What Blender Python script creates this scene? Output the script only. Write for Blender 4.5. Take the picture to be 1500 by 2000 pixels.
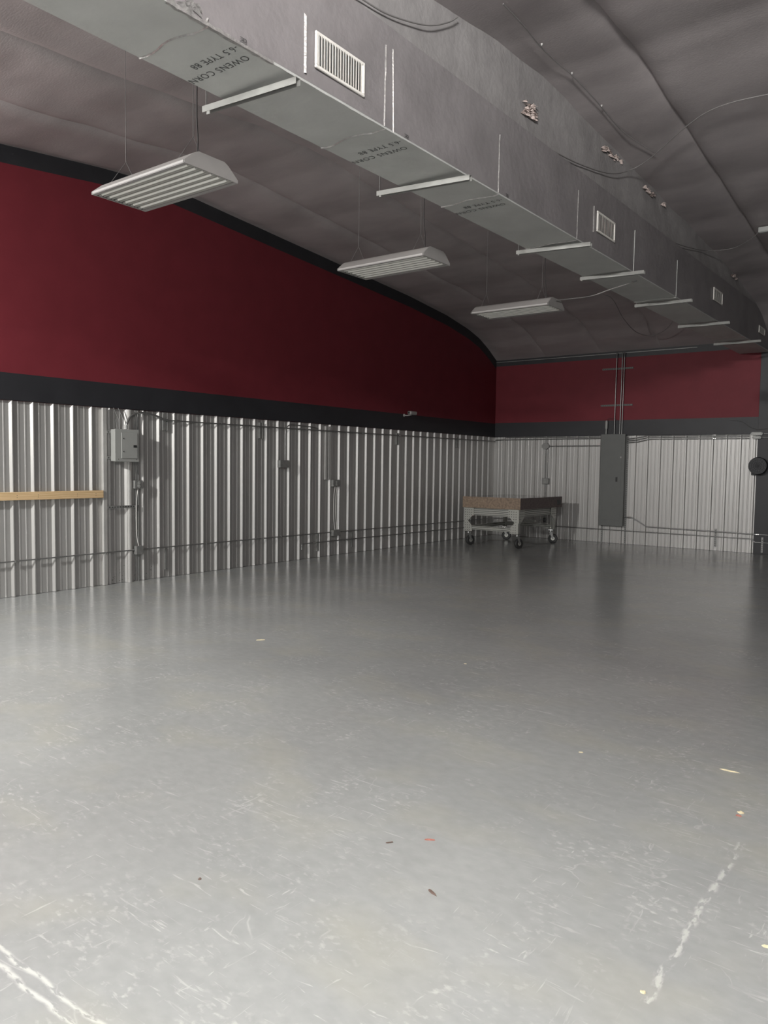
import bpy, math, random
from mathutils import Vector, Matrix
random.seed(7)
sc = bpy.context.scene
for o in list(bpy.data.objects): bpy.data.objects.remove(o)
COL = sc.collection

# ------------------------------------------------------------------ camera
CAM = Vector((10.571, -19.200, 1.917))
yaw, pit, rol = -0.644, 0.0611, 0.0136
f = Vector((math.sin(yaw)*math.cos(pit), math.cos(yaw)*math.cos(pit), -math.sin(pit)))
r = Vector((math.cos(yaw), -math.sin(yaw), 0)); u = r.cross(f)
cR, sR = math.cos(rol), math.sin(rol)
r2 = cR*r + sR*u; u2 = -sR*r + cR*u
cam = bpy.data.cameras.new('camera'); camo = bpy.data.objects.new('camera', cam); COL.objects.link(camo)
M = Matrix(((r2.x, u2.x, -f.x), (r2.y, u2.y, -f.y), (r2.z, u2.z, -f.z))).to_4x4(); M.translation = CAM
camo.matrix_world = M
cam.sensor_fit = 'HORIZONTAL'; cam.sensor_width = 36; cam.lens = 36*1502/1500; cam.clip_end = 200
sc.camera = camo

# ------------------------------------------------------------------ world, exposure
w = bpy.data.worlds.new('sky'); sc.world = w; w.use_nodes = True
bg = w.node_tree.nodes['Background']; bg.inputs[0].default_value = (.80, .88, 1, 1); bg.inputs[1].default_value = 1.0
sc.view_settings.view_transform = 'Standard'; sc.view_settings.look = 'None'
sc.view_settings.gamma = 1; sc.view_settings.exposure = 0.0; sc.view_settings.use_curve_mapping = False

# ------------------------------------------------------------------ lights
def area(name, loc, size, sizey, power, col, direction, shape='RECTANGLE', spread=math.pi):
    l = bpy.data.lights.new(name, 'AREA'); l.shape = shape; l.size = size
    if shape == 'RECTANGLE': l.size_y = sizey
    l.energy = power; l.color = col; l.spread = spread
    o = bpy.data.objects.new(name, l); COL.objects.link(o); o.location = loc
    o.rotation_euler = Vector(direction).to_track_quat('-Z', 'Y').to_euler(); return o
# two burning high-bay lamps behind the picture's left edge and above the camera
LAMPS = [((2.1, -19.6, 5.0), 740, (.0, .66, -1)), ((10.0, -19.3, 5.0), 400, (0, .05, -1))]
for k, (p_, pw, d_) in enumerate(LAMPS):
    area('high_bay_light', (p_[0], p_[1], p_[2]-.03), .34, 0, pw, (1, .995, .965), d_, 'DISK')
# upward fill light added near the lamp above the camera to brighten the roof
area('added_roof_fill', (10.0, -19.25, 5.22), 1.1, 0, 1350, (1, .99, .97), (.12, .62, 1), 'DISK')
# unseen fill light added behind the camera, set in an added door opening
area('added_door_fill', (10.2, -22.55, 1.8), 4.6, 3.4, 130, (1.0, .99, .97), (-.05, 1, .10))

# ------------------------------------------------------------------ materials
def mat(name, col, rough=.5, metal=0., noise=0., nscale=8., bump=0., bscale=40., spec=.5, coat=0., stretch=(1,1,1), col2=None):
    m = bpy.data.materials.new(name); m.use_nodes = True
    nt = m.node_tree; b = nt.nodes['Principled BSDF']
    b.inputs['Roughness'].default_value = rough; b.inputs['Metallic'].default_value = metal
    b.inputs['Specular IOR Level'].default_value = spec; b.inputs['Coat Weight'].default_value = coat
    b.inputs['Base Color'].default_value = (*col, 1)
    tc = nt.nodes.new('ShaderNodeTexCoord'); mp = nt.nodes.new('ShaderNodeMapping'); mp.inputs['Scale'].default_value = stretch
    nt.links.new(tc.outputs['Object'], mp.inputs[0])
    if noise:
        n = nt.nodes.new('ShaderNodeTexNoise'); n.inputs['Scale'].default_value = nscale; n.inputs['Detail'].default_value = 6
        nt.links.new(mp.outputs[0], n.inputs['Vector'])
        rp = nt.nodes.new('ShaderNodeValToRGB'); rp.color_ramp.elements[0].position = .3; rp.color_ramp.elements[1].position = .7
        c2 = col2 or tuple(min(1, c*(1+noise)) for c in col)
        rp.color_ramp.elements[0].color = (*[c*(1-noise) for c in col], 1); rp.color_ramp.elements[1].color = (*c2, 1)
        nt.links.new(n.outputs['Fac'], rp.inputs[0]); nt.links.new(rp.outputs[0], b.inputs['Base Color'])
    if bump:
        n = nt.nodes.new('ShaderNodeTexNoise'); n.inputs['Scale'].default_value = bscale; n.inputs['Detail'].default_value = 4
        nt.links.new(mp.outputs[0], n.inputs['Vector'])
        bp = nt.nodes.new('ShaderNodeBump'); bp.inputs['Strength'].default_value = bump; bp.inputs['Distance'].default_value = .02
        nt.links.new(n.outputs['Fac'], bp.inputs['Height']); nt.links.new(bp.outputs[0], b.inputs['Normal'])
    return m

M_red = mat('red_paint', (.17, .024, .033), .55, spec=.25, noise=.05, nscale=3)
M_black = mat('black_paint', (.026, .026, .030), .5, noise=.1, nscale=3)
M_steelw = mat('white_steel_panel', (.50, .49, .475), .43, metal=.5, noise=.05, nscale=3, stretch=(1, 1, .15))
M_frontw = mat('light_wall_paint', (.40, .40, .385), .6, noise=.04)
M_fix = mat('fixture_enamel', (.29, .275, .265), .5, noise=.03)
M_vent = mat('vent_white_enamel', (.78, .75, .70), .4, noise=.03)
M_bar = mat('hanger_channel_steel', (.27, .27, .255), .5, metal=.35, noise=.1, nscale=10)
M_galv = mat('galvanised_steel', (.30, .30, .29), .48, metal=.5, noise=.12, nscale=14)
M_conduit = mat('conduit_steel', (.30, .30, .295), .36, metal=.75, noise=.08, nscale=20)
M_trim = mat('pale_trim_steel', (.52, .51, .49), .45, metal=.3, noise=.06)
M_greybox = mat('grey_enamel', (.36, .365, .35), .45, noise=.03, nscale=4)
M_paneldark = mat('grey_panel_paint', (.145, .15, .143), .5, noise=.04, nscale=4)
M_darkplastic = mat('dark_plastic', (.03, .03, .03), .5, noise=.1)
M_blackmatt = mat('black_matt_plastic', (.022, .023, .026), .55, noise=.1)
M_white = mat('white_enamel', (.40, .385, .37), .5, noise=.03)
M_refl = mat('reflector_shaded', (.34, .33, .305), .45, metal=.1, noise=.04)  # white reflector darkened, shade between the tubes is put into its colour
M_tube = mat('fluorescent_glass', (.80, .79, .74), .25, noise=.02)
M_ceil = mat('ceiling_facing_charcoal', (.36, .325, .325), .55, noise=.10, nscale=1.2, bump=.10, bscale=26, stretch=(1, 2.6, 1))
M_rafter = mat('rafter_wrap_charcoal', (.30, .285, .282), .55, noise=.10, nscale=2.5, bump=.25, bscale=10, stretch=(1, 2, 2))
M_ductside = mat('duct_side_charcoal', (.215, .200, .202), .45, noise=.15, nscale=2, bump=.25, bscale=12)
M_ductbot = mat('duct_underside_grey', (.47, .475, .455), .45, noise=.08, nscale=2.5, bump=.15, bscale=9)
M_tape = mat('foil_tape_pale', (.36, .345, .335), .35, metal=.4, noise=.25, nscale=30, bump=.3, bscale=60)
M_ink = mat('printed_ink', (.045, .045, .045), .7, noise=.1)
M_insul = mat('torn_insulation', (.60, .50, .46), .9, noise=.35, nscale=40, bump=.8, bscale=60)
M_cable = mat('grey_cable', (.19, .18, .175), .6, noise=.1)
M_cabled = mat('dark_cable', (.06, .055, .055), .6, noise=.1)
M_cablew = mat('pale_cord', (.62, .61, .58), .5, noise=.05)
M_rubber = mat('black_rubber', (.035, .035, .035), .6, noise=.15, nscale=30)
M_alu = mat('aluminium_extrusion', (.50, .50, .46), .42, metal=.45, noise=.05)
M_chip = mat('yellow_wood_chip', (.62, .55, .36), .7, noise=.15, nscale=60)
M_leaf = mat('brown_leaf', (.11, .075, .06), .8, noise=.3, nscale=60)
M_leafr = mat('reddish_leaf', (.33, .13, .10), .8, noise=.3, nscale=60)
M_dust = mat('dark_grime', (.05, .045, .035), .9, noise=.4, nscale=60)
M_hole = mat('black_hole', (.01, .01, .01), .9, noise=.1)
M_chrome = mat('zinc_plated_steel', (.75, .75, .73), .18, metal=.95, noise=.05, nscale=40)

def granite():
    m = mat('brown_speckled_slab_side', (.27, .195, .14), .6, noise=.35, nscale=22, bump=.2, bscale=60, col2=(.34, .25, .18)); return m
M_slab = granite()
M_slabtop = mat('slab_top_polished', (.10, .085, .08), .10, noise=.25, nscale=60)
M_slabside = mat('shaded_slab_side', (.125, .095, .09), .5, noise=.3, nscale=22)  # same brown slab, shade on its right side put into a darker colour

def wood():
    m = bpy.data.materials.new('pine_board'); m.use_nodes = True; nt = m.node_tree; b = nt.nodes['Principled BSDF']
    b.inputs['Roughness'].default_value = .6
    tc = nt.nodes.new('ShaderNodeTexCoord'); mp = nt.nodes.new('ShaderNodeMapping'); mp.inputs['Scale'].default_value = (4, .7, 9)
    wv = nt.nodes.new('ShaderNodeTexWave'); wv.wave_type = 'BANDS'; wv.bands_direction = 'Z'
    wv.inputs['Scale'].default_value = 1.4; wv.inputs['Distortion'].default_value = 7; wv.inputs['Detail'].default_value = 3; wv.inputs['Detail Scale'].default_value = 1.2
    rp = nt.nodes.new('ShaderNodeValToRGB'); rp.color_ramp.elements[0].color = (.60, .40, .20, 1); rp.color_ramp.elements[1].color = (.76, .56, .33, 1)
    nt.links.new(tc.outputs['Object'], mp.inputs[0]); nt.links.new(mp.outputs[0], wv.inputs['Vector'])
    nt.links.new(wv.outputs['Fac'], rp.inputs[0]); nt.links.new(rp.outputs[0], b.inputs['Base Color']); return m
M_wood = wood()

def floor_mat():
    m = bpy.data.materials.new('grey_painted_concrete'); m.use_nodes = True; nt = m.node_tree; N = nt.nodes; L = nt.links
    b = N['Principled BSDF']
    tc = N.new('ShaderNodeTexCoord')
    def mapping(scale, rot=(0, 0, 0)):
        mp = N.new('ShaderNodeMapping'); mp.inputs['Scale'].default_value = scale; mp.inputs['Rotation'].default_value = rot
        L.new(tc.outputs['Object'], mp.inputs[0]); return mp.outputs[0]
    def noise(vec, sc_, det=5, dist=0):
        n = N.new('ShaderNodeTexNoise'); n.inputs['Scale'].default_value = sc_; n.inputs['Detail'].default_value = det
        n.inputs['Distortion'].default_value = dist; L.new(vec, n.inputs['Vector']); return n.outputs['Fac']
    def ramp(x, a, bb, c0=(0, 0, 0, 1), c1=(1, 1, 1, 1)):
        rp = N.new('ShaderNodeValToRGB'); rp.color_ramp.elements[0].position = a; rp.color_ramp.elements[1].position = bb
        rp.color_ramp.elements[0].color = c0; rp.color_ramp.elements[1].color = c1; L.new(x, rp.inputs[0]); return rp.outputs[0]
    def math_(op, x, y=None, z=None):
        n = N.new('ShaderNodeMath'); n.operation = op
        for i, v in enumerate((x, y, z)):
            if v is None: continue
            if isinstance(v, (int, float)): n.inputs[i].default_value = v
            else: L.new(v, n.inputs[i])
        return n.outputs[0]
    def mix(fac, a, bb):
        n = N.new('ShaderNodeMix'); n.data_type = 'RGBA'; L.new(fac, n.inputs[0])
        for i, v in ((6, a), (7, bb)):
            if isinstance(v, tuple): n.inputs[i].default_value = v
            else: L.new(v, n.inputs[i])
        return n.outputs[2]
    base = ramp(noise(mapping((1, 1, 1)), .7, 7), .15, .85, (.235, .243, .240, 1), (.320, .328, .321, 1))
    fine = ramp(noise(mapping((1, 1.5, 1), (0, 0, .5)), 11, 12), .25, .75, (.93, .93, .93, 1), (1.06, 1.06, 1.055, 1))
    mm = N.new('ShaderNodeMix'); mm.data_type = 'RGBA'; mm.blend_type = 'MULTIPLY'; mm.inputs[0].default_value = 1
    L.new(base, mm.inputs[6]); L.new(fine, mm.inputs[7]); c = mm.outputs[2]
    # short scuffs in two directions
    patch = ramp(noise(mapping((1, 1, 1)), .9, 4), .36, .56)
    s1 = ramp(noise(mapping((3, 26, 1), (0, 0, .45)), 1.6, 7, 1.2), .63, .72)
    s2 = ramp(noise(mapping((30, 4, 1), (0, 0, .2)), 1.2, 7, 1.5), .66, .74)
    s3 = math_('MULTIPLY', ramp(noise(mapping((1, 1.6, 1), (0, 0, .5)), 22, 10), .54, .68), ramp(noise(mapping((2, 1, 1), (0, 0, .7)), 2.3, 4), .48, .64))
    sc_ = math_('MULTIPLY', math_('MAXIMUM', math_('MAXIMUM', s1, s2), s3), patch)
    sc_ = math_('MULTIPLY', sc_, .55)
    # long thin scratches
    v = N.new('ShaderNodeTexVoronoi'); v.feature = 'DISTANCE_TO_EDGE'; v.inputs['Scale'].default_value = .55
    dn = noise(mapping((1, 1, 1)), 1.7, 4)
    va = N.new('ShaderNodeVectorMath'); va.operation = 'ADD'; L.new(mapping((1, 1.5, 1), (0, 0, .6)), va.inputs[0]); L.new(dn, va.inputs[1]); L.new(va.outputs[0], v.inputs['Vector'])
    long_ = math_('MULTIPLY', ramp(v.outputs['Distance'], .0008, .004, (1, 1, 1, 1), (0, 0, 0, 1)), ramp(noise(mapping((1, 1, 1)), 3.0, 6), .52, .62))
    sc_ = math_('MAXIMUM', sc_, math_('MULTIPLY', long_, .35))
    # control joint with paint worn off both lips, and a worn streak
    sx = N.new('ShaderNodeSeparateXYZ'); L.new(tc.outputs['Object'], sx.inputs[0])
    wob = math_('MULTIPLY', math_('SUBTRACT', noise(mapping((1, 1, 1)), 6, 5), .5), .05)
    yj = math_('ADD', math_('ABSOLUTE', math_('ADD', sx.outputs[1], 17.79)), wob)
    lip = ramp(math_('ABSOLUTE', math_('SUBTRACT', yj, .028)), .003, .014, (1, 1, 1, 1), (0, 0, 0, 1))
    lip = math_('MULTIPLY', lip, ramp(noise(mapping((9, 30, 1)), 1.5, 7), .40, .50))
    xs = math_('ABSOLUTE', math_('ADD', math_('SUBTRACT', sx.outputs[0], 9.75), math_('MULTIPLY', wob, 1.2)))
    st = ramp(xs, .006, .022, (1, 1, 1, 1), (0, 0, 0, 1))
    st = math_('MULTIPLY', st, math_('MULTIPLY', math_('GREATER_THAN', sx.outputs[1], -16.5), math_('LESS_THAN', sx.outputs[1], -15.0)))
    st = math_('MULTIPLY', st, ramp(noise(mapping((14, 5, 1)), 2.4, 7), .47, .56))
    ws = math_('MAXIMUM', lip, math_('MULTIPLY', st, .75))
    sc_ = math_('MAXIMUM', sc_, ws)
    c = mix(sc_, c, (.50, .50, .48, 1))
    # yellowish faint stains
    yst = math_('MULTIPLY', ramp(noise(mapping((1, 1.4, 1)), 1.3, 2), .5, .9), .4)
    c = mix(yst, c, (.36, .345, .26, 1))
    # second joint, hairline, far side
    j2 = ramp(math_('ABSOLUTE', math_('ADD', sx.outputs[1], 5.62)), .006, .012, (1, 1, 1, 1), (0, 0, 0, 1))
    c = mix(math_('MULTIPLY', j2, .6), c, (.10, .10, .10, 1))
    L.new(c, b.inputs['Base Color'])
    rr = ramp(noise(mapping((1, 1, 1)), 2.2, 6), .1, .9, (.20, .20, .20, 1), (.24, .24, .24, 1))
    rr2 = math_('ADD', rr, math_('MULTIPLY', sc_, .03)); L.new(rr2, b.inputs['Roughness'])
    bp = N.new('ShaderNodeBump'); bp.inputs['Strength'].default_value = .012; bp.inputs['Distance'].default_value = .01
    L.new(noise(mapping((1, 1, 1)), 14, 8), bp.inputs['Height']); L.new(bp.outputs[0], b.inputs['Normal'])
    return m
M_floor = floor_mat()

# ------------------------------------------------------------------ mesh helpers
class MB:
    def __init__(s): s.v = []; s.f = []; s.m = []; s.mi = 0; s.sm = []
    def add(s, vs, fs, smooth=False):
        b = len(s.v); s.v += [Vector(p) for p in vs]
        for q in fs: s.f.append([i+b for i in q]); s.m.append(s.mi); s.sm.append(smooth)
        return s
    def box(s, x0, x1, y0, y1, z0, z1):
        x0, x1 = sorted((x0, x1)); y0, y1 = sorted((y0, y1)); z0, z1 = sorted((z0, z1))
        return s.add([(x0,y0,z0),(x1,y0,z0),(x1,y1,z0),(x0,y1,z0),(x0,y0,z1),(x1,y0,z1),(x1,y1,z1),(x0,y1,z1)],
                     [(0,3,2,1),(4,5,6,7),(0,1,5,4),(1,2,6,5),(2,3,7,6),(3,0,4,7)])
    def bbox(s, x0, x1, y0, y1, z0, z1, b=.004):
        # box with chamfered edges
        x0, x1 = sorted((x0, x1)); y0, y1 = sorted((y0, y1)); z0, z1 = sorted((z0, z1))
        b = min(b, (x1-x0)*.45, (y1-y0)*.45, (z1-z0)*.45)
        V = []; idx = {}
        X, Y, Z = (x0, x1), (y0, y1), (z0, z1)
        for i in (0, 1):
            for j in (0, 1):
                for k in (0, 1):
                    sx, sy, sz = (1 if i == 0 else -1), (1 if j == 0 else -1), (1 if k == 0 else -1)
                    idx[i,j,k,'x'] = len(V); V.append((X[i], Y[j]+sy*b, Z[k]+sz*b))
                    idx[i,j,k,'y'] = len(V); V.append((X[i]+sx*b, Y[j], Z[k]+sz*b))
                    idx[i,j,k,'z'] = len(V); V.append((X[i]+sx*b, Y[j]+sy*b, Z[k]))
        F = []
        for i in (0, 1):
            q = [idx[i,0,0,'x'], idx[i,1,0,'x'], idx[i,1,1,'x'], idx[i,0,1,'x']]; F.append(q if i else q[::-1])
            q = [idx[0,i,0,'y'], idx[1,i,0,'y'], idx[1,i,1,'y'], idx[0,i,1,'y']]; F.append(q[::-1] if i else q)
            q = [idx[0,0,i,'z'], idx[1,0,i,'z'], idx[1,1,i,'z'], idx[0,1,i,'z']]; F.append(q if i else q[::-1])
        for a in (0, 1):
            for c in (0, 1):
                F.append([idx[0,a,c,'y'], idx[1,a,c,'y'], idx[1,a,c,'z'], idx[0,a,c,'z']])
                F.append([idx[a,0,c,'x'], idx[a,1,c,'x'], idx[a,1,c,'z'], idx[a,0,c,'z']])
                F.append([idx[a,c,0,'x'], idx[a,c,1,'x'], idx[a,c,1,'y'], idx[a,c,0,'y']])
        for i in (0, 1):
            for j in (0, 1):
                for k in (0, 1): F.append([idx[i,j,k,'x'], idx[i,j,k,'y'], idx[i,j,k,'z']])
        return s.add(V, F)
    def tube(s, pts, rad, n=8, cap=True):
        pts = [Vector(p) for p in pts]; rings = []; prev = None
        rads = rad if isinstance(rad, (list, tuple)) else [rad]*len(pts)
        for i, p in enumerate(pts):
            d = (pts[min(i+1, len(pts)-1)] - pts[max(i-1, 0)]).normalized()
            if prev is None: a = d.orthogonal().normalized()
            else: a = (prev - d*prev.dot(d)).normalized()
            prev = a; b = d.cross(a)
            rings.append([p + (a*math.cos(2*math.pi*k/n) + b*math.sin(2*math.pi*k/n))*rads[i] for k in range(n)])
        V = [q for R_ in rings for q in R_]; F = []
        for i in range(len(pts)-1):
            for k in range(n): F.append((i*n+k, i*n+(k+1)%n, (i+1)*n+(k+1)%n, (i+1)*n+k))
        s.add(V, F, True)
        if cap:
            s.add(rings[0][::-1], [tuple(range(n))]); s.add(rings[-1], [tuple(range(n))])
        return s
    def cyl(s, a, b, rad, n=20): return s.tube([a, b], rad, n)
    def prism(s, poly, axis, a0, a1):
        n = len(poly)
        def P(p, a):
            if axis == 'x': return (a, p[0], p[1])
            if axis == 'y': return (p[0], a, p[1])
            return (p[0], p[1], a)
        V = [P(p, a0) for p in poly] + [P(p, a1) for p in poly]
        F = [tuple(range(n)), tuple(range(2*n-1, n-1, -1))] + [(i, i+n, (i+1) % n+n, (i+1) % n) for i in range(n)]
        return s.add(V, F)
    def sheet(s, A, B):   # skin between two polylines
        n = len(A); return s.add(list(A)+list(B), [(i, i+1, n+i+1, n+i) for i in range(n-1)])
    def build(s, name, mats, parent=None):
        if not isinstance(mats, (list, tuple)): mats = [mats]
        lo = Vector([min(p[i] for p in s.v) for i in range(3)]); hi = Vector([max(p[i] for p in s.v) for i in range(3)])
        c = (lo+hi)/2
        if parent is None: c.z = lo.z
        me = bpy.data.meshes.new(name); me.from_pydata([p-c for p in s.v], [], s.f)
        for m_ in mats: me.materials.append(m_)
        me.polygons.foreach_set('material_index', s.m); me.polygons.foreach_set('use_smooth', s.sm)
        me.update(); me.validate()
        import bmesh
        bm = bmesh.new(); bm.from_mesh(me); bmesh.ops.recalc_face_normals(bm, faces=bm.faces); bm.to_mesh(me); bm.free()
        o = bpy.data.objects.new(name, me); COL.objects.link(o); WL[o.name] = c
        if parent is not None: o.parent = parent; o.location = c - WL[parent.name]
        else: o.location = c
        return o
WL = {}
def tag(o, label, cat, group=None, kind=None):
    if label: o['label'] = label
    if cat: o['category'] = cat
    if group: o['group'] = group
    if kind: o['kind'] = kind
    return o
def struct(o, label=None): o['kind'] = 'structure'; return o
def empty(name, loc, label, cat, group=None):
    o = bpy.data.objects.new(name, None); COL.objects.link(o); o.location = loc; o.empty_display_size = .1
    WL[o.name] = Vector(loc); return tag(o, label, cat, group)
def copy_tree(o, parent=None):
    c = o.copy(); COL.objects.link(c)
    if parent is not None: c.parent = parent
    for ch in [q for q in o.children]: copy_tree(ch, c)
    return c
def arc(pts, k=6):      # round the corners of a polyline (Catmull-Rom)
    P = [Vector(p) for p in pts]; out = []
    for i in range(len(P)-1):
        p0, p1, p2, p3 = P[max(i-1, 0)], P[i], P[i+1], P[min(i+2, len(P)-1)]
        for j in range(k):
            t = j/k; out.append(.5*((2*p1)+(-p0+p2)*t+(2*p0-5*p1+4*p2-p3)*t*t+(-p0+3*p1-3*p2+p3)*t**3))
    out.append(P[-1]); return out
def bend(pts, rad=.08, k=5):   # polyline with filleted corners: conduit bends
    P = [Vector(p) for p in pts]; out = [P[0]]
    for i in range(1, len(P)-1):
        a = (P[i-1]-P[i]); b = (P[i+1]-P[i]); ra = min(rad, a.length*.45, b.length*.45)
        A = P[i]+a.normalized()*ra; B = P[i]+b.normalized()*ra
        for j in range(k+1):
            t = j/k; out.append(A.lerp(P[i], t).lerp(P[i].lerp(B, t), t))
    out.append(P[-1]); return out

# ------------------------------------------------------------------ structure
W_, D_ = 15.24, 22.60
PROF = [(-22.6, 5.02), (-22.0, 5.40), (-21.0, 5.62), (-18.0, 5.86), (-13.9, 6.15), (-12.3, 6.31), (-11.1, 6.38), (-7.77, 6.13), (-4.24, 5.86), (-2.6, 5.68), (-1.6, 5.50), (-1.0, 5.34), (-.5, 5.12), (-.2, 4.95), (0, 4.84)]
def roof(y):
    for (a, za), (b, zb) in zip(PROF, PROF[1:]):
        if a <= y <= b: return za+(zb-za)*(y-a)/(b-a)
    return PROF[0][1] if y < -22 else PROF[-1][1]

b = MB(); b.box(0, W_, -D_, 0, -.2, 0); fl = struct(b.build('floor', M_floor))
# keep object coordinates equal to world coordinates for the floor's worn joint
fl.data.transform(Matrix.Translation(fl.location)); fl.location = (0, 0, 0)

# ceiling: insulation facing sagging in strips that run from eave to eave
ny = 190; b = MB(); V = []; F = []
STR = 1.52; xs = []
for k in range(11):
    for fr in (0, .008, .02, .045, .09, .16, .25, .35, .45, .55, .65, .75, .84, .91, .955, .98, .992):
        x = (k+fr)*STR
        if x < W_-.02: xs.append(x)
xs.append(W_); nx = len(xs)-1
for j in range(ny+1):
    y = -D_*j/ny
    for i, x in enumerate(xs):
        fr = (x/STR) % 1
        pil = (1-abs(2*fr-1)**9.0)*.075
        step = .03*max(0, 1-fr/.30) if (x > .3 and fr > .003) else 0
        pur = .018*abs(math.sin(math.pi*y/1.5))
        amp = min(1, -y/.6, (y+D_)/.6, x/.4 if x < .4 else 1)
        rip = .008*math.sin(x*5.1+y*1.3)*math.sin(y*2.2+x*.7) + .004*math.sin(x*11+y*3.1+math.sin(y*2)*2)
        V.append((x, y, roof(y)-max(0, amp)*(pil+pur+rip+step)))
for j in range(ny):
    for i in range(nx):
        a = j*(nx+1)+i; F.append((a, a+1, a+nx+2, a+nx+1))
b.add(V, F, True)
V2 = [(0, 0, 4.84+.3), (W_, 0, 5.14), (W_, -D_, 5.32), (0, -D_, 5.32)]
ce = struct(b.build('ceiling', M_ceil))
# outer roof skin so that no daylight leaks through
b = MB()
T = [(y, z+.12) for y, z in PROF]; b.sheet([(-.2, y, z) for y, z in T], [(W_+.2, y, z) for y, z in T]); 
rf = b.build('roof_deck', M_galv, ce)

# left wall: drywall above, steel liner below
XF = .036
ys = [y for y, _ in PROF]; b = MB()
b.box(-.15, XF, -D_, 0, 2.735, 2.74)
def band(z0f, z1f, mi):
    b.mi = mi; yy = []
    y = -D_
    while y < 0: yy.append(y); y += .2
    yy.append(0)
    b.sheet([(XF, y, z0f(y)) for y in yy], [(XF, y, z1f(y)) for y in yy])
band(lambda y: 2.735, lambda y: 3.112, 1); band(lambda y: 3.112, lambda y: roof(y)-.245, 0); band(lambda y: roof(y)-.245, lambda y: roof(y)+.05, 1)
b.mi = 1; b.box(-.15, .0, -D_, 0, -.0, 2.735)
wl = struct(b.build('wall_left', [M_red, M_black]))
def ribs(positions, lo, hi, minor, H=.034, tp=.007):
    # R-panel profile: (along, out) polyline
    P = [(lo, 0)]
    for a, k in sorted([(p, 1) for p in positions]+[(p, 0) for p in minor]):
        if a-.05 <= lo or a+.05 >= hi: continue
        if k: P += [(a-.034, 0), (a-tp, H), (a+tp, H), (a+.034, 0)]
        else: P += [(a-.017, 0), (a-.008, .0045), (a+.008, .0045), (a+.017, 0)]
    P.append((hi, 0)); return P
lp_ = [-.036-.3048*n for n in range(1, 75)]
skip = []
mj = [p for p in lp_ if not (-12.31 < p < -12.28)]
mn = [p+.3048*q for p in lp_ for q in (.34, .66)]
P = ribs(mj, -D_, -.002, mn)
b = MB(); b.sheet([(.001+o_, y, 0.004) for y, o_ in P], [(.001+o_, y, 2.735) for y, o_ in P]); b.build('steel_liner_panel', M_steelw, wl)

# far wall
b = MB(); zt = 4.83; YF = -.036
b.mi = 1; b.box(0, W_, .0, .15, 0, 2.735); b.box(0, W_, YF, .15, 2.735, 2.74)
def qy(x0, x1, z0, z1, mi): b.mi = mi; b.add([(x0, YF, z0), (x1, YF, z0), (x1, YF, z1), (x0, YF, z1)], [(0, 1, 2, 3)])
qy(0, W_, 2.735, 3.125, 1); qy(0, 6.82, 3.125, 4.69, 0); qy(6.82, W_, 3.125, 4.69, 1); qy(0, W_, 4.69, 4.95, 1)
wf = struct(b.build('wall_far', [M_red, M_black]))
fx = [.029+.3048*j for j in range(0, 23)]
P = ribs(fx, .002, 6.80, [p+.3048*q for p in [.029-.3048]+fx for q in (.34, .66)], tp=.019)
b = MB(); b.sheet([(x, -.001-o_, 0.004) for x, o_ in P], [(x, -.001-o_, 2.735) for x, o_ in P]); b.build('steel_liner_panel', M_steelw, wf)
# pale flashing line where ceiling meets the far wall
b = MB(); b.box(.04, 5.4, -.05, -.037, 4.795, 4.809); struct(b.build('trim_1', M_galv))
# black painted steel column bay and the wall past it
b = MB(); b.bbox(6.80, 7.12, -.052, -.002, 0, 4.75, .003); struct(b.build('trim_2', M_black))
b = MB(); b.box(7.12, W_, -.045, -.002, 0, 2.735); struct(b.build('trim_3', M_black))
# right and front walls (behind the camera), opening added for the fill light
b = MB(); b.box(W_, W_+.15, -D_, 0, 0, 6.5); struct(b.build('wall_right', M_black))
b = MB(); dx0, dx1, dz = 7.9, 12.6, 3.6
b.box(0, dx0, -D_-.15, -D_, 0, 5.4); b.box(dx1, W_, -D_-.15, -D_, 0, 5.4); b.box(dx0, dx1, -D_-.15, -D_, dz, 5.4)
struct(b.build('wall_front', M_frontw))
b = MB()
for a, c in ((dx0-.08, dx0), (dx1, dx1+.08)): b.box(a, c, -D_+.002, -D_+.06, 0, dz)
b.box(dx0-.08, dx1+.08, -D_+.002, -D_+.06, dz, dz+.08); struct(b.build('trim_4', M_galv))

# vertical trim of the liner wall: edge post and rolled post around the closed-off bay
b = MB(); b.bbox(.002, .055, -12.365, -12.292, 0, 2.73, .006); struct(b.build('trim_5', M_trim))
b = MB()
pts = [(.002, -11.935)] + [(.002+.055*math.sin(math.pi*t/8), -11.88-.055*math.cos(math.pi*t/8)) for t in range(1, 8)] + [(.002, -11.825)]
b.prism(pts, 'z', 0, 2.73); struct(b.build('trim_6', M_trim))
b = MB()
for y in (-11.775, -11.725): b.bbox(.002, .03, y, y+.018, 0, 2.73, .003)
struct(b.build('trim_7', M_galv))

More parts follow.
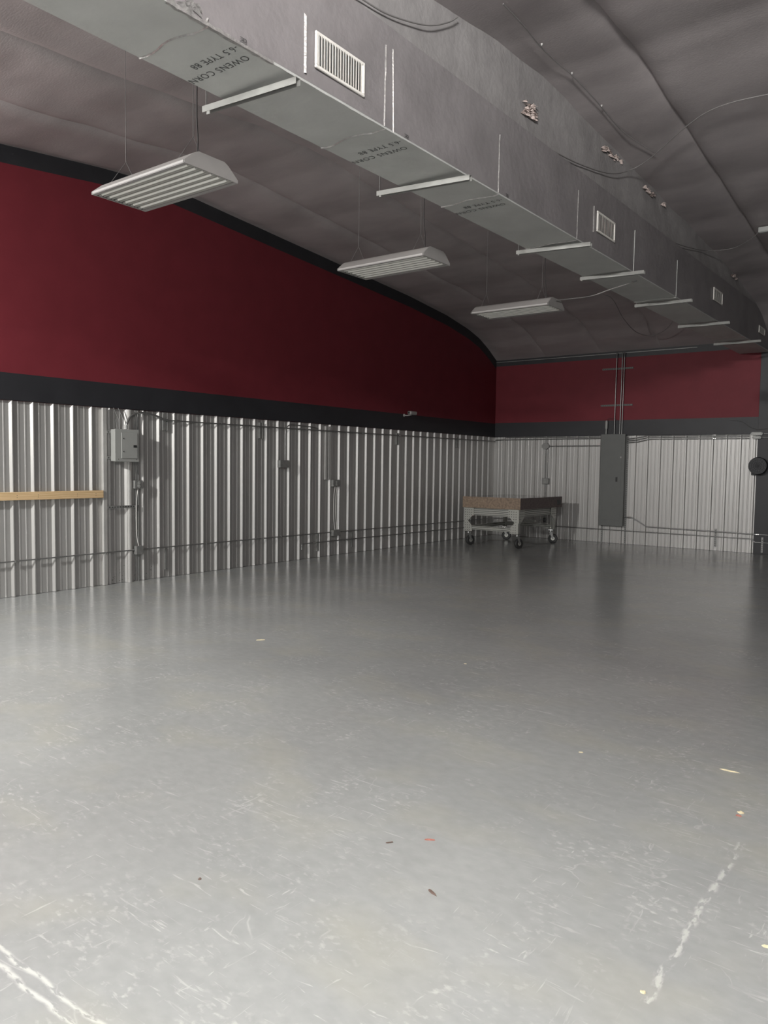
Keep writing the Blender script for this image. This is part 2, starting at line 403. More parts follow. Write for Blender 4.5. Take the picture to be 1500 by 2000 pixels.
# wrapped rafter: runs eave to eave above and right of the duct
def rx(y): return 7.0 + .036*y
b = MB(); yy = [-22.4+.4*i for i in range(56)]
yy = [y for y in yy if y < -.3]
def rbot(y): return min(5.385, roof(y)-.1)
A = [(rx(y), y, roof(y)-.03) for y in yy]; B_ = [(rx(y)+.015*math.sin(y*3), y, roof(y)*.5+rbot(y)*.5) for y in yy]
C_ = [(rx(y)-.0, y, rbot(y)) for y in yy]; D2 = [(rx(y)-.24, y, rbot(y)) for y in yy]; E2 = [(rx(y)-.26, y, roof(y)-.03) for y in yy]
for p, q in ((A, B_), (B_, C_), (C_, D2), (D2, E2)): b.sheet(p, q)
ra = b.build('rafter', M_rafter, ce)
def shred(cx, cy, cz, ly, lz, n, seed, mat_=M_insul):
    rd = random.Random(seed); q = MB()
    for i in range(n):
        y = cy+rd.uniform(-ly, ly); z = cz+rd.uniform(-lz, lz); l_ = rd.uniform(.03, .09); h = rd.uniform(.008, .03)
        q.add([(cx-.01, y-l_, z-h), (cx+rd.uniform(.015, .04), y, z-h*1.3), (cx-.005, y+l_, z), (cx+rd.uniform(.01, .03), y, z+h)], [(0, 1, 2, 3)])
        q.add([(cx, y-l_*.6, z), (cx+.05, y, z+h*.2), (cx, y+l_*.6, z+h)], [(0, 1, 2)])
    return q.build('torn_insulation', mat_, ra)
t1 = shred(rx(-11.3)+.01, -11.35, 5.80, .15, .07, 26, 3); t1['label'] = 'pale torn insulation'
t2 = shred(rx(-9.3)+.01, -9.1, 6.03, .32, .022, 18, 5); t2['label'] = 'thin torn insulation strip'
t3 = shred(rx(-7.3)+.01, -7.6, 5.92, .5, .02, 14, 8)
t4 = shred(rx(-3.0)+.01, -3.3, 5.60, .2, .02, 8, 9)

# ------------------------------------------------------------------ duct
ZD = 4.565; ZT = 5.36
def dl(y): return 6.11+.0150*(y+17)
def dr(y): return 6.765+.0130*(y+17)
Y0, Y1 = -22.3, -.12
def dtop(y): return min(ZT, roof(y)-.12)
duct = empty('air_duct', (6.5, Y1, ZD), 'long rectangular charcoal air duct with a paler grey underside under the rafter', 'duct')
b = MB(); yy = [Y0] + [-22+.5*i for i in range(44)]; yy = [y for y in yy if y < -2] + [-1.9, -1.6, -1.3, -1.0, -.7, -.4, Y1]
L0 = [(dl(y), y, ZD) for y in yy]; L1 = [(dl(y), y, dtop(y)) for y in yy]; R0 = [(dr(y), y, ZD) for y in yy]; R1 = [(dr(y), y, dtop(y)) for y in yy]
b.sheet(R0, R1); b.sheet(R1, L1); b.sheet(L1, L0)
for q in (0, -1): b.add([L0[q], R0[q], R1[q], L1[q]], [(0, 1, 2, 3)])
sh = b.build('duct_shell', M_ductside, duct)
b = MB(); 
b.sheet([(dl(y)-.003, y, ZD-.002+.0) for y in yy], [(dr(y)+.003, y, ZD-.002) for y in yy])
b.sheet([(dl(y)-.003, y, ZD-.002) for y in yy], [(dl(y)-.003, y, ZD+.012) for y in yy])
b.sheet([(dr(y)+.003, y, ZD-.002) for y in yy], [(dr(y)+.003, y, ZD+.012) for y in yy])
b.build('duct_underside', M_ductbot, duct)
def edge_tape(y0, y1, n, seed, w=.012):
    rd = random.Random(seed); q = MB(); A = []; B = []; C3 = []
    for i in range(n+1):
        y = y0+(y1-y0)*i/n; A.append((dr(y)-w*rd.uniform(.8, 2.2), y, ZD-.006)); B.append((dr(y)+.008, y, ZD-.006-rd.uniform(0, .004))); C3.append((dr(y)+.008, y, ZD+w*rd.uniform(.4, 1.6)))
    q.sheet(A, B); q.sheet(B, C3); return q
edge_tape(-16.3, -15.45, 22, 4).build('corner_tape', M_tape, duct)
b = edge_tape(-15.45, -14.0, 22, 6, .006); b.build('corner_tape', M_ductbot, duct)
for y in (-16.02, -14.26, -12.45, -10.6, -8.75, -6.9):
    q = MB(); rd = random.Random(int(y*10)); zz = [ZD+.01+(.03 if y < -16 else .55 if y > -13 else .62)*t/8 for t in range(9)]
    A = [(dr(y)+.004, y+.002*rd.uniform(-2, 2)+.012*t/8, z) for t, z in enumerate(zz)]
    B = [(dr(y)+.012, y+.010+.012*t/8, z) for t, z in enumerate(zz)]; C3 = [(dr(y)+.004, y+.016+.012*t/8, z) for t, z in enumerate(zz)]
    q.sheet(A, B); q.sheet(B, C3)
    xs = [dl(y)-.005+(dr(y)-dl(y)+.012)*t/10 for t in range(11)]; yo = [.02*math.sin(t*.9)+rd.uniform(-.008, .008) for t in range(11)]
    q.sheet([(x, y+o_, ZD-.003) for x, o_ in zip(xs, yo)], [(x, y+o_+.006, ZD-.012) for x, o_ in zip(xs, yo)])
    q.sheet([(x, y+o_+.006, ZD-.012) for x, o_ in zip(xs, yo)], [(x, y+o_+.016, ZD-.003) for x, o_ in zip(xs, yo)])
    q.build('joint_tape', M_tape if y < -10 else M_ductbot, duct)
q = MB(); y = -14.14; q.sheet([(dr(y)+.004, y, ZD), (dr(y)+.004, y-.02, 5.2)], [(dr(y)+.012, y+.006, ZD), (dr(y)+.012, y-.012, 5.2)])
q.sheet([(dr(y)+.012, y+.006, ZD), (dr(y)+.012, y-.012, 5.2)], [(dr(y)+.004, y+.014, ZD), (dr(y)+.004, y-.004, 5.2)]); q.build('joint_tape', M_tape, duct)
q = MB(); rd = random.Random(2)
for i in range(10):
    y = -16.18+rd.uniform(-.1, .1); z = ZD+rd.uniform(.0, .07); q.add([(dr(y)+.006, y-.04, z), (dr(y)+.03, y, z+.01), (dr(y)+.008, y+.05, z-.02)], [(0, 1, 2)])
q.build('torn_tape', M_tape, duct)
# printing on the underside
def text_mesh(name, body, size, origin, xdir, ydir, mat_, parent, squash=1.):
    cu = bpy.data.curves.new(name, 'FONT'); cu.body = body; cu.size = size; cu.resolution_u = 3; cu.space_character = 1.12; cu.offset = -.001
    to = bpy.data.objects.new(name, cu); COL.objects.link(to)
    dg = bpy.context.evaluated_depsgraph_get(); me = bpy.data.meshes.new_from_object(to.evaluated_get(dg)); bpy.data.objects.remove(to)
    xd, yd = Vector(xdir), Vector(ydir); zd = xd.cross(yd)
    mt = Matrix(((xd.x*squash, yd.x, zd.x), (xd.y*squash, yd.y, zd.y), (xd.z*squash, yd.z, zd.z))).to_4x4()
    me.transform(mt); me.materials.clear(); me.materials.append(mat_)
    o = bpy.data.objects.new(name, me); COL.objects.link(o); o.parent = parent; o.location = Vector(origin)-WL[parent.name]; WL[o.name] = Vector(origin); return o
for yc, n1, n2 in ((-15.60, 'OWENS CORN', '-6.5 TYPE 88'), (-13.84, 'OWENS CORN', '-6.5 TYPE 88'), (-12.15, 'OWENS CORN', '-6.5 TYPE 88')):
    text_mesh('printed_text', n1, .085, (dr(yc)-.07, yc-.035, ZD-.0045), (-1, 0, 0), (0, 1, 0), M_ink, duct, .93)
    text_mesh('printed_text', n2, .085, (dr(yc)-.035, yc-.155, ZD-.0045), (-1, 0, 0), (0, 1, 0), M_ink, duct, .88)
    text_mesh('printed_text', 'R', .085, (dr(yc)+.010, yc-.150, ZD+.048), (0, 0, -1), (0, 1, 0), M_ink, duct, .8)

# registers in the duct side
def register(y0, y1, z0, z1, n, label, nslat=17):
    x = dr((y0+y1)/2)+.004; t = empty('air_vent', (x, (y0+y1)/2, z0), label, 'vent', 'white air vents in the duct side')
    fr = .022; q = MB()
    q.bbox(x, x+.018, y0, y1, z0, z0+fr, .004); q.bbox(x, x+.018, y0, y1, z1-fr, z1, .004)
    q.bbox(x, x+.018, y0, y0+fr, z0+fr, z1-fr, .004); q.bbox(x, x+.018, y1-fr, y1, z0+fr, z1-fr, .004)
    q.build('vent_frame', M_vent, t)
    q = MB(); q.box(x+.0005, x+.003, y0+fr, y1-fr, z0+fr, z1-fr); q.build('vent_back', M_darkplastic, t)
    for i in range(nslat):
        y = y0+fr+(y1-y0-2*fr)*(i+.5)/nslat; w2 = (y1-y0)/nslat*.42; q = MB()
        q.add([(x+.004, y+w2, z0+fr), (x+.016, y-w2, z0+fr), (x+.016, y-w2, z1-fr), (x+.004, y+w2, z1-fr),
               (x+.006, y+w2+.002, z0+fr), (x+.018, y-w2+.002, z0+fr), (x+.018, y-w2+.002, z1-fr), (x+.006, y+w2+.002, z1-fr)],
              [(0, 1, 2, 3), (7, 6, 5, 4), (0, 4, 5, 1), (3, 2, 6, 7), (1, 5, 6, 2), (0, 3, 7, 4)])
        q.build('slat', M_vent, t)
    return t
register(-15.06, -14.51, 4.695, 4.945, 0, 'large white louvred air vent in the duct side, nearest the camera', 17)
register(-10.04, -9.45, 4.79, 5.035, 0, 'white air vent in the duct side between the third and fourth hanger channels', 14)
register(-4.86, -4.25, 4.88, 5.10, 0, 'small distant air vent in the duct side, third from the camera', 12)
register(-1.33, -.75, 4.82, 4.97, 0, 'farthest air vent in the duct side, above the last hanger channel', 10)
q = MB(); y = -15.16; q.sheet([(dr(y)+.003, y, 4.62), (dr(y)+.003, y, 5.02)], [(dr(y)+.016, y+.012, 4.62), (dr(y)+.016, y+.012, 5.00)])
q.sheet([(dr(y)+.016, y+.012, 4.62), (dr(y)+.016, y+.012, 5.0)], [(dr(y)+.003, y+.03, 4.62), (dr(y)+.003, y+.03, 4.98)]); q.build('joint_tape', M_tape, duct)
q = MB(); y = -10.13; q.sheet([(dr(y)+.003, y, 4.76), (dr(y)+.003, y, 5.07)], [(dr(y)+.014, y+.01, 4.76), (dr(y)+.014, y+.01, 5.07)]); q.build('joint_tape', M_tape, duct)

# hanger channels under the duct
HG = [(-15.32, 5.94, 6.89, 4.552, 4.498, 'steel hanger channel under the duct nearest the camera, with bright left end'),
      (-13.16, 5.91, 6.95, 4.560, 4.500, 'tilted steel hanger channel under the duct, second from the camera'),
      (-10.56, 6.07, 7.02, 4.560, 4.515, 'steel hanger channel under the duct beside the second vent'),
      (-8.88, 6.19, 7.08, 4.560, 4.535, 'steel hanger channel under the duct, fourth from the camera'),
      (-6.72, 6.21, 7.10, 4.555, 4.545, 'steel hanger channel under the duct, fifth from the camera'),
      (-4.50, 6.25, 7.14, 4.552, 4.545, 'steel hanger channel under the duct beside the third vent'),
      (-2.08, 6.28, 7.18, 4.550, 4.548, 'farthest steel hanger channel under the duct near the far wall')]
for i, (y, xa, xb, za, zb, lab) in enumerate(HG):
    t = empty('duct_hanger', (xa, y, za-.05), lab, 'hanger', 'hanger channels under the duct')
    q = MB(); wv = .045
    def cs(x, z):   # open C channel, lips down
        z -= .002
        z = min(z, ZD-.004)
        return [(x, y-wv/2, z-.045), (x, y-wv/2, z), (x, y+wv/2, z), (x, y+wv/2, z-.045)]
    def ci(x, z):
        z = min(z-.002, ZD-.004)
        return [(x, y-wv/2+.003, z-.045), (x, y-wv/2+.003, z-.003), (x, y+wv/2-.003, z-.003), (x, y+wv/2-.003, z-.045)]
    zA, zB = (za-.0, zb-.0)
    q.sheet(cs(xa, zA), cs(xb, zB)); q.sheet(ci(xa, zA), ci(xb, zB))
    for x_, z_ in ((xa, zA), (xb, zB)):
        o1, i1 = cs(x_, z_), ci(x_, z_)
        for k in range(3): q.add([o1[k], o1[k+1], i1[k+1], i1[k]], [(0, 1, 2, 3)])
    for s_ in (0, 3):
        q.add([cs(xa, zA)[s_], cs(xb, zB)[s_], ci(xb, zB)[s_], ci(xa, zA)[s_]], [(0, 1, 2, 3)])
    q.build('channel', M_bar, t)
    for xr, zr in ((xa+.02, zA),):
        q = MB(); q.cyl((xr, y, zr-.02), (xr, y, roof(y)-.09), .004, 6); q.build('hanger_rod', M_galv, t)

# ------------------------------------------------------------------ hanging light fixtures (unlit)
def fixture(x0, y0, z, label, first=None):
    t = empty('hanging_light_fixture', (x0, y0, z), label, 'light fixture', 'unlit hanging fluorescent fixtures')
    Lx, Wy, H = 1.22, .54, .125
    prof = [(0, 0), (0, .022), (.10, .105), (.14, H), (.40, H), (.44, .105), (Wy, .022), (Wy, 0)]
    q = MB()
    q.sheet([(x0, y0+a, z+h) for a, h in prof], [(x0+Lx, y0+a, z+h) for a, h in prof])
    for a in (0, Wy): # bottom rims
        s = 1 if a == 0 else -1
        q.box(x0, x0+Lx, y0+a, y0+a+s*.035, z-.003, z+.003)
    q.build('housing', M_fix, t)
    for xe in (x0, x0+Lx-.004):
        q = MB(); q.prism([(y0+a, z+h) for a, h in prof], 'x', xe-.004, xe+.008); q.build('end_cap', M_fix, t)
    q = MB()   # pleated reflector
    n = 6; p = []
    for i in range(n):
        a0 = .035+(Wy-.07)*i/n; a1 = .035+(Wy-.07)*(i+1)/n; m = (a0+a1)/2
        p += [(a0, .006), (a0+.018, .045), (m, .058), (a1-.018, .045)]
    p.append((Wy-.035, .006))
    q.sheet([(x0+.01, y0+a, z+h) for a, h in p], [(x0+Lx-.01, y0+a, z+h) for a, h in p]); q.build('reflector', M_refl, t)
    for i in range(n):
        m = y0+.035+(Wy-.07)*(i+.5)/n; q = MB(); q.cyl((x0+.045, m, z+.014), (x0+Lx-.045, m, z+.014), .0125, 10); q.build('tube', M_tube, t)
        for xs_ in (x0+.012, x0+Lx-.045):
            q = MB(); q.bbox(xs_, xs_+.033, m-.013, m+.013, z+.002, z+.05, .003); q.build('lamp_holder', M_refl, t)
    for xw in (x0+.10, x0+Lx-.22):
        q = MB(); yc = y0+Wy/2; ap = z+.33
        q.tube([(xw, yc, ap), (xw, yc, roof(yc)-.07)], .0028, 6)
        q.tube([(xw, yc, ap), (xw, y0+.12, z+H-.012)], .0025, 6); q.tube([(xw, yc, ap), (xw, y0+Wy-.12, z+H-.012)], .0025, 6)
        q.build('suspension_wire', M_cable, t)
    q = MB(); yc = y0+Wy/2; xw = x0+Lx-.20
    q.tube(arc([(xw+.05, yc-.02, z+H), (xw+.035, yc, z+.3), (xw+.01, yc+.01, z+.5), (xw+.012, yc+.01, z+1.0), (xw+.005, yc, roof(yc)-.07)]), .006, 6); q.build('power_cord', M_cabled, t)
    return t
fixture(4.53, -15.36, 4.182, 'unlit white six-tube hanging light, largest and nearest the camera')
fixture(4.55, -12.16, 4.20, 'unlit white hanging light, middle of the three in the row')
fixture(4.67, -9.27, 4.155, 'unlit white hanging light farthest away, smallest of the three')
# the burning high bays, outside the frame
for (p_, pw, d_), lab in zip(LAMPS, ('burning high-bay lamp hung near the left wall outside the picture', 'burning high-bay lamp hung above the camera outside the picture')):
    t = empty('high_bay_lamp', p_, lab, 'lamp'); q = MB(); D = Vector(d_).normalized(); P_ = Vector(p_)
    q.tube([P_-D*.0, P_-D*.04, P_-D*.2], [.20, .19, .08], 24); q.build('housing', M_white, t)
    q = MB(); q.tube([P_-D*.2, Vector((P_.x, P_.y-D.y*.2, roof(P_.y)-.22))], .006, 6); q.build('suspension_wire', M_cable, t)

# ------------------------------------------------------------------ cables under the roof
def cable(pts, rad, m_, label, name='cable', cat='cable', group=None, k=8):
    q = MB(); q.tube(arc(pts, k), rad, 6); return tag(q.build(name, m_), label, cat, group)
cable([(6.54, -14.6, 5.62), (6.54, -14.25, 5.64), (6.55, -13.86, 5.68), (6.57, -13.35, 5.82), (6.585, -13.03, 5.98), (6.60, -12.87, 6.10)], .007, M_cable, 'slack grey cable looping beside the rafter at the top edge of the picture')
wa = [(6.95, -12.75), (6.90, -12.22), (6.85, -11.78), (6.83, -11.29), (6.85, -10.99), (6.88, -10.36), (6.90, -9.49), (7.06, -8.76)]
cable([(x+.06, y, roof(y)-.13) for x, y in wa], .006, M_cable, 'thin cable clipped along the ceiling right of the rafter')
cable([(6.64, -11.16, 5.50), (6.68, -10.18, 5.585), (6.72, -9.27, 5.74), (6.80, -8.75, 5.93), (7.10, -8.83, 6.0), (7.68, -9.36, 6.06), (8.1, -9.63, 6.08), (8.64, -9.64, 6.08), (9.8, -9.5, 6.05)], .007, M_cable, 'grey cable crossing under the rafter and rising to the right edge')
tjb = empty('junction_box', (7.80, -5.41, 5.72), 'small grey junction box under the ceiling at the right edge', 'junction box')
q = MB(); q.bbox(7.74, 7.90, -5.47, -5.36, 5.75, 5.83, .006); q.build('box_body', M_greybox, tjb)
q = MB(); q.bbox(7.75, 7.89, -5.46, -5.37, 5.742, 5.749, .002); q.build('cover', M_greybox, tjb)
cable([(6.79, -7.11, 5.40), (6.83, -6.17, 5.50), (6.90, -5.15, 5.66), (7.25, -4.93, 5.70), (7.60, -5.25, 5.73), (7.735, -5.40, 5.77)], .006, M_cable, 'slack cable running to the small junction box at the right edge')
cable([(5.912, -9.05, 4.25), (6.01, -8.8, 4.30), (6.24, -8.6, 4.35), (6.5, -8.55, 4.42), (6.85, -8.5, 4.50)], .008, M_cable, 'grey cable from the farthest hanging light to the duct')
cable([(4.22, -3.3, 5.60), (4.42, -3.03, 5.52), (4.36, -2.12, 5.24), (4.40, -1.34, 5.05), (4.70, -1.06, 5.00), (5.15, -1.4, 5.12), (5.5, -1.9, 5.40)], .008, M_cable, 'loop of grey cable hanging under the ceiling near the far wall')
def clip(x, y):
    q = MB(); z = roof(y)-.115; q.tube([(x, y, z-.02), (x, y, z+.0)], [.006, .014], 8)
    return q.build('cable_clip', M_white)
for i, (x, y, lb) in enumerate(((6.93, -11.78, 'tiny pale cable clip on the ceiling, nearest of three'), (6.92, -11.0, 'tiny pale cable clip on the ceiling, middle of three'), (6.95, -10.2, 'tiny pale cable clip on the ceiling, farthest of three'))):
    tag(clip(x, y), lb, 'clip', 'cable clips on the ceiling')

# ------------------------------------------------------------------ left wall equipment
CX = .052   # conduit centre, resting on the ribs
def conduit(pts, label, rad=.0105, fit=(), m_=M_conduit, bendr=.08, straps=(), group=None, name='conduit'):
    q = MB(); q.tube(bend(pts, bendr), rad, 10)
    o = q.build(name, m_); tag(o, label, 'conduit', group)
    for p in fit:
        a = Vector(p[0]); d = Vector(p[1]).normalized()*.035
        q = MB(); q.tube([a-d, a+d], rad*1.35, 10); q.build('coupling', M_chrome, o)
    for s_ in straps:
        x, y, z, ax = s_
        q = MB()
        if ax == 'y': q.bbox(x-.03, x+.03+0, y-.011, y+.011, z-.02, z+.014, .003) if False else q.box(.036, x+.014, y-.010, y+.010, z-.016, z+.016)
        else: q.box(x-.010, x+.010, y-.014, -.036, z-.016, z+.016)
        q.build('strap', M_galv, o)
    return o
# long low conduits
conduit([(CX, -22, .492), (CX, -11.817, .508)], 'low conduit along the left wall running out of the left edge below the wooden board', straps=[(CX, y, .50, 'y') for y in (-13.75, -12.33)])
conduit([(CX, -11.675, .508), (CX, -7.022, .497)], 'low conduit on the left wall between the two lower boxes', fit=[((CX, -9.0, .502), (0, 1, 0))], straps=[(CX, y, .503, 'y') for y in (-10.35, -8.5)])
conduit([(CX, -6.788, .492), (CX, -.07, .464), (.9, -.055, .47)], 'upper of two low conduits on the left wall running to the corner behind the cart', straps=[(CX, y, .48, 'y') for y in (-5.0, -3.0, -1.5)])
conduit([(CX, -7.92, .215), (CX, -7.92, .315), (CX, -.06, .285), (.06, -.055, .35), (6.77, -.055, .335)], 'lowest conduit running along the left wall and on along the far wall', fit=[((CX, -7.55, .312), (0, 1, 0))], straps=[(CX, y, .30, 'y') for y in (-6.5, -4.2, -2.1)] + [(x, -.055, .342, 'x') for x in (2.9, 4.6)])
q = MB(); q.tube([(CX, -7.92, .20), (CX, -7.92, .245)], .017, 10); tag(q.build('conduit_fitting', M_galv), 'small conduit end fitting low on the left wall right of centre', 'fitting')
# top conduits
conduit([(CX+.01, -11.15, 2.60), (CX, -7.2, 2.602), (CX, -.06, 2.618), (.07, -.055, 2.655), (3.155, -.055, 2.675)], 'upper conduit running under the black band along the left wall and onto the far wall', rad=.012,
        fit=[((CX, y, 2.604), (0, 1, 0)) for y in (-10.95, -9.95, -9.35, -8.8, -4.6)], straps=[(CX, y, 2.603, 'y') for y in (-10.0, -8.0, -6.0, -3.5, -1.6)])
conduit([(CX, -7.45, 2.634), (CX, -7.6, 2.66), (CX+.02, -8.30, 2.68), (CX+.026, -8.43, 2.60), (CX+.026, -8.43, 1.985)], 'small conduit bending from the upper run down to the box left of centre', rad=.010)
# conduit sweep from the left panel
conduit([(.085, -11.975, 2.412), (.085, -11.97, 2.50), (.075, -11.90, 2.62), (.07, -11.77, 2.69), (.065, -11.62, 2.695), (.065, -11.40, 2.665), (.06, -11.25, 2.61), (CX+.01, -11.15, 2.60)],
        'thick curved conduit sweeping from the top of the left breaker box to the upper run', rad=.017, bendr=.06, fit=[((.068, -11.72, 2.694), (0, 1, 0)), ((.085, -11.975, 2.448), (0, 0, 1))])
conduit([(.075, -12.085, 2.41), (.07, -12.09, 2.56), (.05, -12.13, 2.66), (.045, -12.17, 2.74)], 'thin left conduit curving from the left breaker box up to the band', rad=.008, bendr=.1)
conduit([(.085, -12.03, 2.41), (.08, -12.02, 2.56), (.06, -12.05, 2.66), (.05, -12.09, 2.74)], 'thin right conduit curving from the left breaker box up to the band', rad=.008, bendr=.1)
conduit([(.075, -12.125, 2.412), (.072, -12.135, 2.5), (.07, -12.15, 2.56)], 'short thin conduit stub on the left breaker box, leftmost of its conduits', rad=.006, bendr=.1)

def strut(kind, p0, p1, label, wid=.041, dep=.022, group='perforated support channels', axis='z', face='x', holes=True):
    t = MB(); (a, b0, c), (d, e, g) = p0, p1
    if axis == 'z': t.box(a, a+(dep if face == 'x' else wid), b0-(wid/2 if face == 'x' else 0), b0+(wid/2 if face == 'x' else 0) - (dep if face == 'y' else 0), c, g)
    else: t.box(a, d, b0, e, c, g)
    t.mi = 1
    if holes:
        if axis == 'z':
            z = c+.04
            while z < g-.03:
                if face == 'x': t.box(a+dep-.001, a+dep+.0008, b0-.007, b0+.007, z-.012, z+.012)
                else: t.box(a+wid/2-.007, a+wid/2+.007, b0-dep-.0008, b0-dep+.001, z-.012, z+.012)
                z += .048
        elif axis == 'y':
            y = b0+.03
            while y < e-.02: t.box(d-.001, d+.0008, y-.012, y+.012, (c+g)/2-.006, (c+g)/2+.006); y += .048
        else:
            x = a+.03
            while x < d-.02: t.box(x-.012, x+.012, b0-.0008, b0+.001, (c+g)/2-.006, (c+g)/2+.006); x += .048
    o = t.build('strut_channel', [M_paneldark if kind == 'dark' else M_galv, M_hole]); return tag(o, label, 'support channel', group)
strut('', (.036, -12.29, 1.185), (.060, -11.735, 1.226), 'perforated steel strut spanning the bay below the left breaker box', axis='y')
strut('', (.036, -12.30, 2.345), (.060, -11.80, 2.386), 'steel strut behind the top of the left breaker box', axis='y')
strut('', (.036, -12.30, 1.95), (.060, -11.80, 1.991), 'steel strut behind the bottom of the left breaker box', axis='y')

# left breaker box
t = empty('breaker_box', (.06, -12.02, 1.918), 'grey breaker box with closed door on the left wall above the strut', 'breaker box')
q = MB(); q.bbox(.062, .172, -12.235, -11.815, 1.918, 2.408, .004); q.build('box_body', M_greybox, t)
q = MB(); q.bbox(.173, .183, -12.240, -11.808, 1.912, 2.414, .004); q.mi = 1
q.tube([(.178, -11.86, 1.95), (.185, -11.86, 1.95)], .006, 8); q.tube([(.178, -12.18, 1.95), (.185, -12.18, 1.95)], .006, 8); q.build('cover', [M_greybox, M_chrome], t)
q = MB(); q.bbox(.184, .196, -12.135, -11.845, 1.965, 2.362, .006); dr_ = q.build('door', M_greybox, t)
q = MB(); q.bbox(.197, .203, -11.925, -11.862, 2.135, 2.172, .003); q.build('latch', M_darkplastic, dr_)
for z in (2.07, 2.27):
    q = MB(); q.cyl((.197, -12.10, z), (.202, -12.10, z), .009, 10); q.build('screw', M_chrome, dr_)

# outlet boxes
def wall_box(y0, y1, z0, z1, label, x0=.036, d=.055, face='outlet', far=False):
    if far: t = empty('electrical_box', ((y0+y1)/2, -.04, z0), label, 'electrical box', 'square electrical boxes on the walls')
    else: t = empty('electrical_box', (x0, (y0+y1)/2, z0), label, 'electrical box', 'square electrical boxes on the walls')
    def Bx(q, dd0, dd1, a0, a1, c0, c1, be=.004):
        if far: q.bbox(a0, a1, -dd1, -dd0, c0, c1, be)
        else: q.bbox(dd0, dd1, a0, a1, c0, c1, be)
    q = MB(); Bx(q, x0, x0+d, y0, y1, z0, z1); q.build('box_body', M_galv, t)
    q = MB(); Bx(q, x0+d+.0005, x0+d+.004, y0+.003, y1-.003, z0+.003, z1-.003, .002); q.mi = 1
    for a in (y0+.014, y1-.014):
        for c in (z0+.014, z1-.014): Bx(q, x0+d+.004, x0+d+.006, a-.004, a+.004, c-.004, c+.004, .001)
    cv = q.build('cover_plate', [M_galv, M_chrome], t)
    if face == 'outlet':
        for zc in (z0+(z1-z0)*.30, z0+(z1-z0)*.70):
            q = MB(); yc = (y0+y1)/2
            q.tube([(x0+d+.0045, yc, zc), (x0+d+.010, yc, zc)], .024, 16) if not far else q.tube([(yc, -x0-d-.0045, zc), (yc, -x0-d-.010, zc)], .024, 16)
            q.mi = 1; Bx(q, x0+d+.009, x0+d+.0108, yc-.010, yc-.007, zc-.006, zc+.006, .001); Bx(q, x0+d+.009, x0+d+.0108, yc+.006, yc+.009, zc-.006, zc+.006, .001)
            q.build('socket', [M_greybox, M_hole], t)
    return t
wall_box(-11.83, -11.675, 1.487, 1.618, 'square outlet box with two sockets on the left wall right of the wooden board')
wall_box(-11.815, -11.677, .434, .572, 'blank square box on the low conduit below the breaker box', face='blank', d=.06)
wall_box(-8.60, -8.35, 1.842, 1.982, 'wide blank box under a thin conduit in the middle of the left wall', face='blank', d=.07)
wall_box(-7.03, -6.80, 1.452, 1.592, 'outlet box on the left wall below the pale upright strip', d=.06)
wall_box(-7.02, -6.79, .415, .542, 'blank box where the low conduits meet under the second outlet box', face='blank', d=.07)
def cord(pts, label): q = MB(); q.tube(arc(pts, 6), .0075, 8); tag(q.build('cord', M_cablew), label, 'cord', 'pale cords between wall boxes')
cord([(.075, -11.755, 1.485), (.070, -11.77, 1.40), (.068, -11.785, 1.2), (.068, -11.785, .9), (.068, -11.775, .70), (.075, -11.75, .575)], 'pale cord between the outlet box and the low box, nearest the wooden board')
cord([(.080, -6.94, 1.45), (.070, -6.965, 1.25), (.066, -6.965, .9), (.068, -6.96, .75), (.075, -6.93, .545)], 'left-hand thin cord of the pair between the two boxes near the wall centre')
cord([(.080, -6.88, 1.45), (.072, -6.90, 1.25), (.068, -6.90, .9), (.070, -6.88, .7), (.075, -6.87, .545)], 'right-hand thin cord of the pair between the two boxes near the wall centre')
q = MB()
# short steel stubs dropping from the band (girt clips)
for (y, za, zb, wd, lab) in ((-11.215, 2.43, 2.73, .07, 'short steel clip plate under the band, right of the left breaker box'), (-9.045, 2.38, 2.68, .07, 'short steel clip plate under the band at the second upper coupling'),
                             (-4.69, 2.39, 2.66, .07, 'short steel clip plate under the band below the security camera'), (-2.05, 2.39, 2.66, .06, 'short steel clip plate under the band near the far corner')):
    q = MB(); q.bbox(.002, .037, y-wd/2, y+wd/2, za, zb, .004); q.bbox(.002, .044, y+wd/2+.012, y+wd/2+.028, za, zb, .003)
    tag(q.build('clip_plate', M_galv), lab, 'bracket', 'steel clip plates under the band')
t = empty('steel_strip', (.002, -7.12, 1.594), 'tall pale steel strip hanging from the band at the centre of the left wall', 'steel strip')
q = MB(); q.bbox(.002, .040, -7.215, -7.145, 1.594, 2.70, .005); q.build('strip', M_trim, t)
q = MB(); q.bbox(.002, .036, -7.105, -7.02, 1.594, 2.70, .005); q.build('strip', M_trim, t)
for (y, za, zb, lab) in ((-11.19, .13, .49, 'short upright channel under the low conduit right of the low box'), (-7.41, .13, .48, 'short upright channel under the low conduit left of the strip'), (-6.30, .13, .44, 'short upright channel under the low conduit right of the cords')):
    strut('', (.002, y, za), (.002, y, zb), lab, wid=.035, dep=.034, group='short upright channels', holes=False)

# wooden board
t = empty('wooden_board', (.036, -14.9, 1.355), 'plain pine board screwed to the ribs at the left edge', 'board')
q = MB(); q.bbox(.0365, .075, -17.4, -12.373, 1.357, 1.471, .003); q.build('plank', M_wood, t)
for n in (40, 41, 42, 44, 45):
    y = lp_[n-1]+.03
    if y > -12.4: continue
    for z in (1.395, 1.425):
        q = MB(); q.cyl((.074, y, z), (.0762, y, z), .005, 8); q.build('screw', M_darkplastic, t)

